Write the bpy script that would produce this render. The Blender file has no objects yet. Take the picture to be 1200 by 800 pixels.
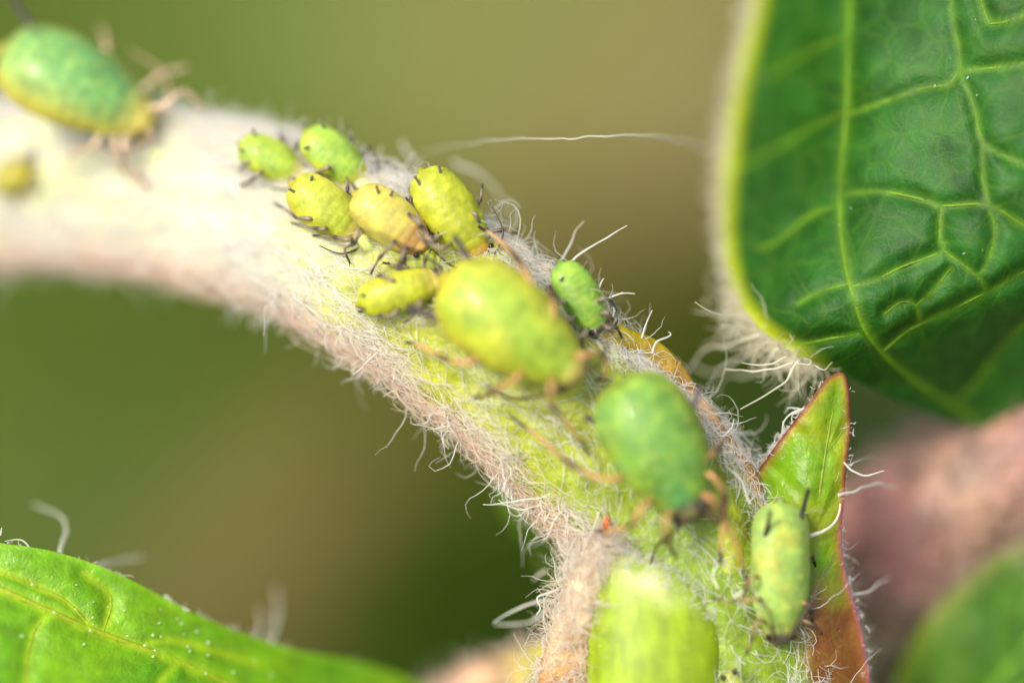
import bpy, math, random
import numpy as np
from mathutils import Matrix, Vector, noise

random.seed(7)
rng = np.random.default_rng(11)
scene = bpy.context.scene
COL = scene.collection

# ------------------------------------------------------------------ frame, camera, light
# One unit is about one millimetre.  The plant hangs a few centimetres above the ground and the
# camera looks down on it.  "Plant frame": x right, y up the picture, z towards the lens.
DIST = 60.0                       # lens to focus plane
PITCH = math.radians(50)
DROP = 38.0                       # distance from the plant to the ground along the view axis
HEIGHT = DROP * math.sin(PITCH)
M = Matrix(((1, 0, 0, 0),
            (0, math.sin(PITCH), -math.cos(PITCH), 0),
            (0, math.cos(PITCH), math.sin(PITCH), HEIGHT),
            (0, 0, 0, 1)))

scene.unit_settings.scale_length = 0.001
cam = bpy.data.cameras.new("camera")
cam_o = bpy.data.objects.new("camera", cam)
COL.objects.link(cam_o)
cam_o.matrix_world = M @ Matrix.Translation((0, 0, DIST))
cam.sensor_width = 36.0
cam.lens = 36.0 * DIST / 12.0
cam.clip_start = 0.5
cam.clip_end = 20000
cam.dof.use_dof = True
cam.dof.focus_distance = DIST - 0.03
cam.dof.aperture_fstop = 0.026
cam.dof.aperture_blades = 0
scene.camera = cam_o

SUN_DIR = Vector((-0.40, 0.36, 0.84)).normalized()          # plant frame, towards the sun
sun_w = (M.to_3x3() @ SUN_DIR).normalized()
elev = math.asin(sun_w.z)
rot = math.atan2(sun_w.x, sun_w.y)
world = bpy.data.worlds.new("World")
scene.world = world
world.use_nodes = True
nt = world.node_tree
sky = nt.nodes.new("ShaderNodeTexSky")
sky.sky_type = 'NISHITA'
sky.sun_disc = False
sky.sun_elevation = elev
sky.sun_rotation = rot
sky.air_density = 1.0
sky.dust_density = 6.0
nt.links.new(sky.outputs[0], nt.nodes["Background"].inputs[0])
nt.nodes["Background"].inputs[1].default_value = 0.15
sun = bpy.data.lights.new("sun", 'SUN')
sun.energy = 1.5
sun.angle = math.radians(10)
sun.color = (1.0, 0.94, 0.84)
sun_o = bpy.data.objects.new("sun", sun)
COL.objects.link(sun_o)
sun_o.rotation_euler = sun_w.to_track_quat('Z', 'Y').to_euler()
sun_o.location = sun_w * 200

scene.view_settings.view_transform = 'Standard'
scene.view_settings.look = 'None'
scene.view_settings.exposure = 0.9
scene.view_settings.gamma = 1.0
scene.render.engine = 'CYCLES'
scene.cycles.use_denoising = True
scene.cycles.max_bounces = 14
scene.cycles.diffuse_bounces = 8
scene.cycles.transmission_bounces = 12
scene.cycles.transparent_max_bounces = 24

# ------------------------------------------------------------------ helpers
def lin(r, g, b):
    def f(c):
        c /= 255.0
        return c / 12.92 if c <= 0.04045 else ((c + 0.055) / 1.055) ** 2.4
    return np.array((f(r), f(g), f(b)))

def W(px, py, d=0.0):
    s = 1.0 - d / DIST
    return np.array(((px - 600) / 100.0 * s, (400 - py) / 100.0 * s, d))

def unit(v):
    v = np.asarray(v, float)
    return v / (np.linalg.norm(v, axis=-1, keepdims=True) + 1e-12)

def crom(pts, sub):
    """Catmull-Rom through rows of pts."""
    P = np.asarray(pts, float)
    if len(P) < 3 or sub <= 1:
        if sub <= 1:
            return P
        t = np.linspace(0, 1, sub + 1)[:, None]
        return P[0] * (1 - t) + P[-1] * t
    Q = np.vstack([2 * P[0] - P[1], P, 2 * P[-1] - P[-2]])
    out = []
    for i in range(1, len(Q) - 2):
        t = np.linspace(0, 1, sub, endpoint=False)[:, None]
        p0, p1, p2, p3 = Q[i - 1], Q[i], Q[i + 1], Q[i + 2]
        out.append(0.5 * (2 * p1 + (p2 - p0) * t + (2 * p0 - 5 * p1 + 4 * p2 - p3) * t ** 2
                          + (3 * p1 - p0 - 3 * p2 + p3) * t ** 3))
    out.append(P[-1][None])
    return np.vstack(out)

def nz(p, scale=1.0, seed=0.0):
    return noise.noise(Vector((p[0] * scale + seed, p[1] * scale - seed, p[2] * scale + 3.1 * seed)))

def new_mesh(name, V, F, C=None, smooth=True):
    me = bpy.data.meshes.new(name)
    V = np.asarray(V, float)
    me.from_pydata(V.tolist(), [], F if isinstance(F, list) else np.asarray(F).tolist())
    if C is not None:
        a = me.color_attributes.new("col", 'FLOAT_COLOR', 'POINT')
        C = np.asarray(C, float)
        if C.shape[1] == 3:
            C = np.hstack([C, np.ones((len(C), 1))])
        a.data.foreach_set("color", C.astype(np.float32).ravel())
    if smooth:
        me.polygons.foreach_set("use_smooth", [True] * len(me.polygons))
    me.update()
    return me

class Thing:
    """A top-level object: an Empty at the base with mesh parts in plant-frame axes."""
    def __init__(self, name, label, cat, base, group=None):
        self.base = np.asarray(base, float)
        o = bpy.data.objects.new(name, None)
        o.empty_display_size = 0.2
        COL.objects.link(o)
        o.matrix_world = M @ Matrix.Translation(self.base.tolist())
        o["label"] = label
        o["category"] = cat
        if group:
            o["group"] = group
        self.root = o
    def part(self, name, V, F, C, mat, parent=None, kind=None, label=None, smooth=True):
        me = new_mesh(name, np.asarray(V, float) - self.base, F, C, smooth)
        me.materials.append(mat)
        o = bpy.data.objects.new(name, me)
        COL.objects.link(o)
        o.parent = parent or self.root
        if kind:
            o["kind"] = kind
        if label:
            o["label"] = label
        return o

def tube(pts, rad, cols, n=8, sub=4, tip=True, flat=None):
    """Tapered tube with rounded ends. cols: one colour or one per point."""
    P = np.asarray(pts, float)
    rad = np.full(len(P), rad, float) if np.isscalar(rad) else np.asarray(rad, float)
    cols = np.asarray(cols, float)
    if cols.ndim == 1:
        cols = np.tile(cols, (len(P), 1))
    A = crom(np.hstack([P, rad[:, None], cols]), sub)
    P, rad, cols = A[:, :3], np.maximum(A[:, 3], 0.001), np.clip(A[:, 4:7], 0, 1)
    if tip:                                   # round both ends
        t0, t1 = unit(P[0] - P[1]), unit(P[-1] - P[-2])
        ks = (0.0, 0.5, 0.85)
        a = [(P[0] + t0 * rad[0] * math.sqrt(1 - k * k), rad[0] * max(k, 0.03)) for k in ks]
        b = [(P[-1] + t1 * rad[-1] * math.sqrt(1 - k * k), rad[-1] * max(k, 0.03)) for k in reversed(ks)]
        P = np.vstack([[p for p, _ in a], P, [p for p, _ in b]])
        rad = np.concatenate([[r for _, r in a], rad, [r for _, r in b]])
        cols = np.vstack([np.tile(cols[0], (3, 1)), cols, np.tile(cols[-1], (3, 1))])
    T = unit(np.gradient(P, axis=0))
    up = np.array((0.13, 0.21, 0.97))
    B = unit(np.cross(T, up))
    N = unit(np.cross(B, T))
    th = np.linspace(0, 2 * np.pi, n, endpoint=False)
    fl = 1.0 if flat is None else flat
    V = (P[:, None] + rad[:, None, None] * (np.cos(th)[None, :, None] * B[:, None]
                                            + fl * np.sin(th)[None, :, None] * N[:, None])).reshape(-1, 3)
    m = len(P)
    F = [(i * n + j, i * n + (j + 1) % n, (i + 1) * n + (j + 1) % n, (i + 1) * n + j)
         for i in range(m - 1) for j in range(n)]
    F.append(tuple(range(n))[::-1])
    F.append(tuple((m - 1) * n + j for j in range(n)))
    return V, F, np.repeat(cols, n, axis=0)

def ball(c, r, col, nu=10, nv=7, axes=None):
    c = np.asarray(c, float)
    V, F = [], []
    ax = np.eye(3) if axes is None else axes
    for i in range(nv + 1):
        a = math.pi * i / nv
        for j in range(nu):
            b = 2 * math.pi * j / nu
            l = np.array((math.sin(a) * math.cos(b), math.sin(a) * math.sin(b), math.cos(a)))
            V.append(c + (l * r) @ ax)
    for i in range(nv):
        for j in range(nu):
            F.append((i * nu + j, (i + 1) * nu + j, (i + 1) * nu + (j + 1) % nu, i * nu + (j + 1) % nu))
    return np.array(V), F, np.tile(col, (len(V), 1))

def tps(ctrl, lam=1e-3):
    """Thin plate spline z(x, y) from picture points (px, py, z)."""
    c = np.array(ctrl, float)
    X = c[:, :2] / 100.0
    def U(r2):
        return np.where(r2 > 1e-9, r2 * np.log(np.maximum(r2, 1e-9)), 0)
    K = U(((X[:, None] - X[None]) ** 2).sum(-1)) + lam * np.eye(len(X))
    P = np.hstack([np.ones((len(X), 1)), X])
    A = np.block([[K, P], [P.T, np.zeros((3, 3))]])
    w = np.linalg.solve(A, np.concatenate([c[:, 2], np.zeros(3)]))
    def f(px, py):
        Q = np.stack([np.asarray(px, float) / 100, np.asarray(py, float) / 100], -1)
        r2 = ((Q[..., None, :] - X) ** 2).sum(-1)
        return U(r2) @ w[:len(X)] + w[len(X)] + Q @ w[len(X) + 1:]
    return f

def hairs(P, D, L, R, curl=0.5, wob=0.35, segs=6, col=(0.85, 0.85, 0.8), colvar=0.08, sag=None, kink=None, post=None):
    """Vectorised strands: three-sided tapering tubes. Returns V, F, C."""
    N = len(P)
    p = P.copy()
    d = unit(D)
    axis = unit(rng.normal(size=(N, 3)))
    k = curl * rng.normal(size=(N, 1)) if kink is None else kink
    pts = [p.copy()]
    for i in range(segs):
        p = p + d * (L / segs)[:, None]
        pts.append(p.copy())
        d = d + np.cross(axis, d) * k + wob * rng.normal(size=(N, 3))
        if sag is not None:
            d = d + sag
        d = unit(d)
    pts = np.stack(pts, 1)                                   # N, segs+1, 3
    if post is not None:
        pts = post(pts)
    T = unit(np.gradient(pts, axis=1))
    B = unit(np.cross(T, np.array((0.3, 0.2, 0.93))))
    Nn = np.cross(B, T)
    tt = np.linspace(0, 1, segs + 1)
    rad = R[:, None] * (1 - 0.75 * tt ** 2)[None]
    th = np.array((0, 2.094, 4.189))
    V = pts[:, :, None] + rad[:, :, None, None] * (np.cos(th)[None, None, :, None] * B[:, :, None]
                                                  + np.sin(th)[None, None, :, None] * Nn[:, :, None])
    n = (segs + 1) * 3
    f = []
    for i in range(segs):
        for j in range(3):
            f.append((i * 3 + j, i * 3 + (j + 1) % 3, (i + 1) * 3 + (j + 1) % 3, (i + 1) * 3 + j))
    F = (np.array(f)[None] + (np.arange(N) * n)[:, None, None]).reshape(-1, 4)
    col = np.asarray(col, float)
    if col.ndim == 1:
        col = np.tile(col, (N, 1))
    C = np.clip(col * (1 + colvar * rng.normal(size=(N, 1))), 0, 0.95)
    return V.reshape(-1, 3), F, np.repeat(C, n, axis=0)

# ------------------------------------------------------------------ materials
def mat(name, rough=0.5, spec=0.5, sss=0.0, sss_r=(0.3, 0.3, 0.1), sss_s=0.2, transl=0.0,
        var=0.25, var_scale=6.0, bump=0.0, bump_scale=40.0, bump_dist=0.02, coat=0.0, hue=None, bump2=0.0, bump2_scale=9.0, clear=0.0, net=None):
    m = bpy.data.materials.new(name)
    m.use_nodes = True
    t = m.node_tree
    b = t.nodes["Principled BSDF"]
    at = t.nodes.new("ShaderNodeAttribute")
    at.attribute_name = "col"
    tc = t.nodes.new("ShaderNodeTexCoord")
    colour = at.outputs["Color"]
    if var > 0:
        n = t.nodes.new("ShaderNodeTexNoise")
        n.inputs["Scale"].default_value = var_scale
        n.inputs["Detail"].default_value = 5
        t.links.new(tc.outputs["Object"], n.inputs["Vector"])
        mr = t.nodes.new("ShaderNodeMapRange")
        mr.inputs[1].default_value = 0.3
        mr.inputs[2].default_value = 0.7
        mr.inputs[3].default_value = 1 - var
        mr.inputs[4].default_value = 1 + var
        t.links.new(n.outputs[0], mr.inputs[0])
        vm = t.nodes.new("ShaderNodeVectorMath")
        vm.operation = 'SCALE'
        t.links.new(colour, vm.inputs[0])
        t.links.new(mr.outputs[0], vm.inputs["Scale"])
        colour = vm.outputs[0]
        if hue:
            n2 = t.nodes.new("ShaderNodeTexNoise")
            n2.inputs["Scale"].default_value = hue[1]
            n2.inputs["Detail"].default_value = 3
            t.links.new(tc.outputs["Object"], n2.inputs["Vector"])
            r2 = t.nodes.new("ShaderNodeMapRange")
            r2.inputs[1].default_value = 0.48
            r2.inputs[2].default_value = 0.68
            r2.inputs[3].default_value = 0
            r2.inputs[4].default_value = hue[2]
            t.links.new(n2.outputs[0], r2.inputs[0])
            mx = t.nodes.new("ShaderNodeMix")
            mx.data_type = 'RGBA'
            t.links.new(r2.outputs[0], mx.inputs[0])
            t.links.new(colour, mx.inputs[6])
            mx.inputs[7].default_value = (*hue[0], 1)
            colour = mx.outputs[2]
    net_out = None
    if net:
        nd = t.nodes.new("ShaderNodeTexNoise")
        nd.inputs["Scale"].default_value = 2.0
        t.links.new(tc.outputs["Object"], nd.inputs["Vector"])
        ad = t.nodes.new("ShaderNodeVectorMath")
        ad.operation = 'MULTIPLY_ADD'
        t.links.new(nd.outputs["Color"], ad.inputs[0])
        ad.inputs[1].default_value = (0.35, 0.35, 0.0)
        t.links.new(tc.outputs["Object"], ad.inputs[2])
        fl = t.nodes.new("ShaderNodeVectorMath")
        fl.operation = 'MULTIPLY'
        t.links.new(ad.outputs[0], fl.inputs[0])
        fl.inputs[1].default_value = (1, 1, 0.1)
        acc = None
        for sc_, wd_, st_ in ((net[0], 0.09, 1.0), (net[0] * 2.6, 0.10, 0.55)):
            vo = t.nodes.new("ShaderNodeTexVoronoi")
            vo.feature = 'DISTANCE_TO_EDGE'
            vo.inputs["Scale"].default_value = sc_
            t.links.new(fl.outputs[0], vo.inputs["Vector"])
            m1 = t.nodes.new("ShaderNodeMapRange")
            m1.interpolation_type = 'SMOOTHSTEP'
            m1.inputs[1].default_value = 0.0
            m1.inputs[2].default_value = wd_
            m1.inputs[3].default_value = st_
            m1.inputs[4].default_value = 0.0
            t.links.new(vo.outputs["Distance"], m1.inputs[0])
            if acc is None:
                acc = m1.outputs[0]
            else:
                mm = t.nodes.new("ShaderNodeMath")
                mm.operation = 'MAXIMUM'
                t.links.new(acc, mm.inputs[0])
                t.links.new(m1.outputs[0], mm.inputs[1])
                acc = mm.outputs[0]
        net_out = acc
        sc2 = t.nodes.new("ShaderNodeMath")
        sc2.operation = 'MULTIPLY'
        sc2.inputs[1].default_value = net[1]
        t.links.new(acc, sc2.inputs[0])
        mx = t.nodes.new("ShaderNodeMix")
        mx.data_type = 'RGBA'
        t.links.new(sc2.outputs[0], mx.inputs[0])
        t.links.new(colour, mx.inputs[6])
        mx.inputs[7].default_value = (*net[2], 1)
        colour = mx.outputs[2]
    t.links.new(colour, b.inputs["Base Color"])
    b.inputs["Roughness"].default_value = rough
    b.inputs["Specular IOR Level"].default_value = spec
    b.inputs["Coat Weight"].default_value = coat
    b.inputs["Coat Roughness"].default_value = 0.03
    if sss > 0:
        b.inputs["Subsurface Weight"].default_value = sss
        b.inputs["Subsurface Radius"].default_value = sss_r
        b.inputs["Subsurface Scale"].default_value = sss_s
    if bump > 0:
        nb = t.nodes.new("ShaderNodeTexNoise")
        nb.inputs["Scale"].default_value = bump_scale
        nb.inputs["Detail"].default_value = 4
        t.links.new(tc.outputs["Object"], nb.inputs["Vector"])
        bp = t.nodes.new("ShaderNodeBump")
        bp.inputs["Strength"].default_value = bump
        bp.inputs["Distance"].default_value = bump_dist
        t.links.new(nb.outputs[0], bp.inputs["Height"])
        last = bp
        if bump2 > 0:
            vo = t.nodes.new("ShaderNodeTexVoronoi")
            vo.inputs["Scale"].default_value = bump2_scale
            t.links.new(tc.outputs["Object"], vo.inputs["Vector"])
            b2 = t.nodes.new("ShaderNodeBump")
            b2.inputs["Strength"].default_value = bump2
            b2.inputs["Distance"].default_value = 0.04
            b2.invert = True
            t.links.new(vo.outputs["Distance"], b2.inputs["Height"])
            t.links.new(bp.outputs[0], b2.inputs["Normal"])
            last = b2
        if net_out is not None:
            b3 = t.nodes.new("ShaderNodeBump")
            b3.inputs["Strength"].default_value = 0.14
            b3.inputs["Distance"].default_value = 0.03
            b3.invert = True
            t.links.new(net_out, b3.inputs["Height"])
            t.links.new(last.outputs[0], b3.inputs["Normal"])
            last = b3
        t.links.new(last.outputs[0], b.inputs["Normal"])
    if transl > 0:
        out = t.nodes["Material Output"]
        tr = t.nodes.new("ShaderNodeBsdfTranslucent")
        t.links.new(colour, tr.inputs[0])
        ms = t.nodes.new("ShaderNodeMixShader")
        ms.inputs[0].default_value = transl
        t.links.new(b.outputs[0], ms.inputs[1])
        t.links.new(tr.outputs[0], ms.inputs[2])
        res = ms
        if clear > 0:
            tp = t.nodes.new("ShaderNodeBsdfTransparent")
            res = t.nodes.new("ShaderNodeMixShader")
            res.inputs[0].default_value = clear
            t.links.new(ms.outputs[0], res.inputs[1])
            t.links.new(tp.outputs[0], res.inputs[2])
        t.links.new(res.outputs[0], out.inputs[0])
    return m

M_BODY = mat("aphid_skin", rough=0.55, spec=0.35, sss=0.45, sss_r=(0.5, 0.6, 0.12), sss_s=0.16, var=0.26, var_scale=4.5,
             bump=0.4, bump_scale=18, bump_dist=0.03, coat=0.25, hue=(tuple(lin(206, 200, 70)), 9.0, 0.18))
M_LEG = mat("aphid_leg", rough=0.4, sss=0.0, transl=0.25, var=0.2, var_scale=12)
M_DARK = mat("aphid_dark", rough=0.3, var=0.2, var_scale=20)
M_HAIR = mat("plant_hair", rough=0.35, spec=0.5, transl=0.5, var=0.0, clear=0.42)
M_STEM = mat("stem_skin", rough=0.42, sss=0.3, sss_r=(0.4, 0.4, 0.1), sss_s=0.2, var=0.35, var_scale=4,
             bump=0.5, bump_scale=16, bump_dist=0.05)
M_LEAF = mat("leaf_skin", rough=0.55, spec=0.3, transl=0.25, var=0.22, var_scale=3.5, bump=0.35, bump_scale=26,
             bump_dist=0.02, bump2=0.10, bump2_scale=30, net=(2.0, 0.15, tuple(lin(96, 136, 30))))
M_YLEAF = mat("young_leaf_skin", rough=0.38, spec=0.5, transl=0.35, var=0.2, var_scale=5, bump=0.35, bump_scale=24,
              bump_dist=0.02, bump2=0.10, bump2_scale=22, net=(3.2, 0.08, tuple(lin(170, 196, 60))))
M_BUD = mat("bud_skin", rough=0.5, sss=0.5, sss_r=(0.5, 0.6, 0.1), sss_s=0.3, var=0.2, var_scale=4, bump=0.25, bump_scale=20)
M_GROUND = mat("ground_moss", rough=1.0, spec=0.0, var=0.3, var_scale=0.12, bump=0.5, bump_scale=1.5, bump_dist=0.6)
M_STRAW = mat("straw_skin", rough=0.7, var=0.25, var_scale=0.4)

HAIRW = lin(250, 249, 240)
HAIRT = lin(246, 222, 200)

# ------------------------------------------------------------------ ground
def ground_pt(px, py):
    """Where the view through a picture point meets the ground, in world axes."""
    e = M @ Vector((0, 0, DIST))
    q = M @ Vector(W(px, py, 0).tolist())
    v = q - e
    return e + v * (-e.z / v.z)

def build_ground():
    spots = [  # picture point, sRGB of the moss, straw and soil lying there
        (60, 20, (104, 124, 44)), (300, 60, (112, 132, 52)), (480, 20, (140, 152, 74)), (620, 20, (146, 150, 78)),
        (760, 60, (156, 156, 90)), (800, 150, (156, 146, 90)), (700, 170, (142, 138, 78)), (600, 120, (128, 136, 66)),
        (640, 230, (138, 130, 70)), (760, 260, (96, 98, 34)), (800, 340, (72, 88, 18)), (840, 470, (66, 86, 18)),
        (740, 300, (96, 94, 30)), (60, 400, (92, 116, 38)), (200, 430, (98, 116, 40)), (60, 540, (96, 116, 46)),
        (200, 560, (100, 116, 50)), (290, 640, (142, 130, 70)), (350, 575, (148, 132, 74)), (410, 515, (146, 130, 70)), (300, 500, (92, 112, 42)), (340, 440, (94, 112, 42)), (450, 600, (86, 98, 30)),
        (240, 700, (138, 128, 68)), (120, 620, (96, 114, 48)), (380, 680, (84, 96, 32)), (480, 600, (82, 98, 26)), (560, 620, (58, 88, 10)), (520, 720, (58, 84, 12)), (520, 560, (74, 96, 18)), (480, 670, (62, 86, 14)), (600, 650, (56, 88, 10)),
        (430, 740, (70, 90, 18)), (620, 700, (54, 82, 12)), (1000, 500, (74, 92, 44)), (1150, 700, (60, 80, 24)),
        (0, 800, (90, 110, 40)), (1100, 100, (90, 110, 30)), (350, 350, (104, 120, 42)), (500, 480, (104, 108, 38))]
    G = np.array([ground_pt(a, b)[:2] for a, b, _ in spots])
    S = np.array([lin(*c) for _, _, c in spots])
    ctr = np.array(ground_pt(500, 400)[:2])
    # fine grid where the photograph looks, coarse beyond
    u = np.concatenate([-np.geomspace(3000, 30, 14), np.linspace(-28, 28, 113), np.geomspace(30, 3000, 14)])
    X, Y = np.meshgrid(u + ctr[0], u + ctr[1])
    P = np.stack([X.ravel(), Y.ravel()], 1)
    d2 = ((P[:, None] - G[None]) ** 2).sum(-1)
    far = np.sqrt(((P - ctr) ** 2).sum(-1))
    w = 1 / (d2 + 0.5) ** 2.0
    C = (w[..., None] * S[None]).sum(1) / w.sum(1, keepdims=True)
    avg = lin(98, 110, 42)
    k = np.clip((far - 16) / 20, 0, 1)[:, None]
    C = C * (1 - k) + avg * k
    z = np.array([0.5 * nz((p[0], p[1], 0), 0.35, 3) + 0.25 * nz((p[0], p[1], 0), 1.1, 9) if f < 40 else 0
                  for p, f in zip(P, far)])
    V = np.column_stack([P, z - 0.4])
    n = len(u)
    F = [(i * n + j, i * n + j + 1, (i + 1) * n + j + 1, (i + 1) * n + j) for i in range(n - 1) for j in range(n - 1)]
    me = new_mesh("ground", V, F, np.clip(C * 0.40 + (C - lin(100, 112, 44)) * 0.16, (0.014, 0.024, 0.001), 1) * np.array((0.96, 0.97, 0.9)) + np.array((0.02, 0.0, 0.07)) * C.mean(1, keepdims=True) * 0.5)
    me.materials.append(M_GROUND)
    o = bpy.data.objects.new("ground", me)
    COL.objects.link(o)
    o["kind"] = "structure"
build_ground()

# ------------------------------------------------------------------ stem centre line
CL = np.array([  # px, py, depth, half width (px)
    (-260, 200, -4.7, 88), (-120, 212, -3.9, 90), (0, 218, -3.2, 93), (150, 222, -2.35, 97), (300, 252, -1.35, 98), (400, 292, -0.75, 101),
    (500, 347, -0.36, 104), (600, 423, -0.22, 108), (700, 513, -0.25, 110), (780, 605, -0.3, 116),
    (822, 700, -0.35, 122), (838, 800, -0.4, 126), (850, 900, -0.5, 130), (860, 1020, -0.6, 135)], float)
SD = crom(CL, 24)
SC = np.array([W(a, b, c) for a, b, c, _ in SD])
SR = SD[:, 3] / 100.0 * (1 - SC[:, 2] / DIST)
ST = unit(np.gradient(SC, axis=0))
SB = unit(np.cross(ST, np.array((0, 0, 1.0))))       # towards the lower left of the picture
SN = unit(np.cross(SB, ST))
FLAT = 0.54                                            # the stem is a little flattened

def stem_at(i, th):
    return (SC[i] + SR[i, None] * (np.sin(th)[..., None] * SB[i] + FLAT * np.cos(th)[..., None] * SN[i]))

def surf(px, py):
    """Depth of the stem surface facing the lens, and its normal."""
    p = np.array(((px - 600) / 100.0, (400 - py) / 100.0))
    d = ((SC[:, :2] - p) ** 2).sum(-1)
    i = int(np.argmin(d))
    q = np.clip(((p - SC[i, :2]) @ SB[i, :2]) / SR[i], -0.985, 0.985)
    c = math.sqrt(1 - q * q)
    n = unit(SB[i] * q / 1.0 + SN[i] * c / FLAT)
    return SC[i, 2] + FLAT * SR[i] * c * SN[i][2], n

stem = Thing("plant_stem", "woolly pale green plant stem arching across the picture, carrying the aphids", "stem",
             SC[-1])

def build_stem():
    n = 96
    m = len(SC)
    th = np.linspace(-np.pi, np.pi, n, endpoint=False)
    V = np.array([stem_at(np.full(n, i), th) for i in range(m)])
    green, pale = lin(152, 160, 26), lin(212, 212, 166)
    pink, tan = lin(228, 178, 156), lin(196, 160, 90)
    low = lin(112, 138, 8)
    C = np.zeros((m, n, 3))
    for i in range(m):
        x = SD[i, 0]
        k = np.clip((x - 300) / 170, 0, 1)
        k2 = np.clip((x - 620) / 180, 0, 1)
        b = pale * (1 - k) + (green * (1 - k2) + low * k2) * k
        for j in range(n):
            t = math.degrees(th[j])
            f = nz(V[i, j], 2.3, 5) * 16 + nz(V[i, j], 0.8, 2) * 12
            kl = np.clip((t + f - (36 + 32 * k)) / 26, 0, 1) * (1 - 0.45 * k2)
            kr = np.clip((-t + f - (58 - 4 * k)) / 22, 0, 1) * (0.25 + 0.75 * k)
            kg = (1 - k) * np.clip(0.25 + 2.0 * nz(V[i, j] * np.array((1, 2.2, 1)), 1.1, 21), 0, 0.75) * np.clip(1 - abs(t) / 60, 0, 1)
            c = b * (1 - kg) + lin(190, 206, 96) * kg
            c = c * (1 - kl) + (pink * (1 - k) + lin(220, 194, 158) * k) * kl
            c = c * (1 - kr) + tan * kr
            C[i, j] = c
    # longitudinal fibres and soft lumps
    nrm = (V - SC[:, None])
    nrm = unit(nrm)
    disp = np.zeros((m, n))
    for i in range(m):
        for j in range(n):
            disp[i, j] = 0.035 * nz((i * 0.05, th[j] * 5.0, 0), 1, 1) + 0.03 * nz(V[i, j], 1.7, 4)
    V = V + nrm * disp[..., None]
    V = V.reshape(-1, 3)
    F = [(i * n + j, (i + 1) * n + j, (i + 1) * n + (j + 1) % n, i * n + (j + 1) % n) for i in range(m - 1) for j in range(n)]
    F.append(tuple((m - 1) * n + j for j in range(n))[::-1])
    F.append(tuple(range(n)))
    stem.part("skin", V, F, C.reshape(-1, 3), M_STEM)
build_stem()

# swellings that run along the right flank of the stem
def stem_line(name, pts, rad, cols, lift=0.0, flat=0.7, label=None):
    P = []
    for a, b in pts:
        d, n = surf(a, b)
        P.append(W(a, b, d + lift))
    V, F, C = tube(P, rad, cols, n=14, sub=8, flat=flat)
    V = V + np.array([[0.05 * nz(v, 4, 2), 0.05 * nz(v, 4, 6), 0.04 * nz(v, 4, 8)] for v in V])
    C = C * np.array([1 + 0.5 * nz(v, 3, 3) for v in V])[:, None]
    stem.part(name, V, F, C, M_STEM, label=label)
ORANGE = lin(196, 140, 60)
stem_line("ridge", [(596, 284), (640, 318), (690, 356), (745, 398), (800, 450), (846, 508), (880, 562), (905, 610)],
          [0.02, 0.05, 0.06, 0.08, 0.09, 0.08, 0.08, 0.05],
          [lin(190, 166, 100), lin(176, 136, 76), lin(176, 140, 80), lin(150, 110, 40), lin(176, 136, 96), lin(160, 124, 70), lin(140, 104, 50), lin(150, 110, 60)], lift=-0.03)
stem_line("swelling", [(690, 384), (720, 396), (752, 410), (790, 436), (815, 462)], [0.06, 0.17, 0.20, 0.15, 0.06],
          [lin(150, 144, 10), lin(158, 144, 10), lin(158, 136, 14), lin(150, 118, 24), lin(150, 116, 50)], lift=-0.02, flat=0.6)
stem_line("swelling", [(415, 262), (450, 282), (490, 300), (530, 318), (556, 342)], [0.08, 0.22, 0.26, 0.2, 0.08],
          lin(146, 160, 12), lift=-0.10, flat=0.6)
stem_line("swelling", [(800, 500), (828, 560), (850, 620), (862, 690)], [0.08, 0.22, 0.26, 0.12],
          lin(146, 156, 12), lift=-0.10, flat=0.6)

# ------------------------------------------------------------------ aphids
PROF_A = [(0, 0), (.012, .32), (.04, .57), (.10, .79), (.19, .93), (.31, 1.0), (.42, 1), (.55, .95), (.67, .83), (.77, .68),
          (.84, .55), (.885, .485), (.92, .47), (.955, .40), (.982, .25), (1, 0)]
PROF_N = [(0, 0), (.010, .32), (.035, .55), (.09, .76), (.17, .90), (.30, .985), (.43, 1), (.56, .985), (.68, .91), (.78, .79),
          (.85, .66), (.89, .56), (.925, .545), (.96, .47), (.985, .30), (1, 0)]
PROF_B = [(0, 0), (.008, .36), (.03, .60), (.07, .80), (.14, .94), (.28, 1), (.45, 1), (.6, .985), (.70, .93), (.78, .80),
          (.845, .62), (.885, .50), (.925, .50), (.96, .42), (.985, .26), (1, 0)]
APHID_SPOTS = []      # (px, py, half length, half width, direction) so that hairs can keep clear

class Aphid(Thing):
    pass

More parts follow.
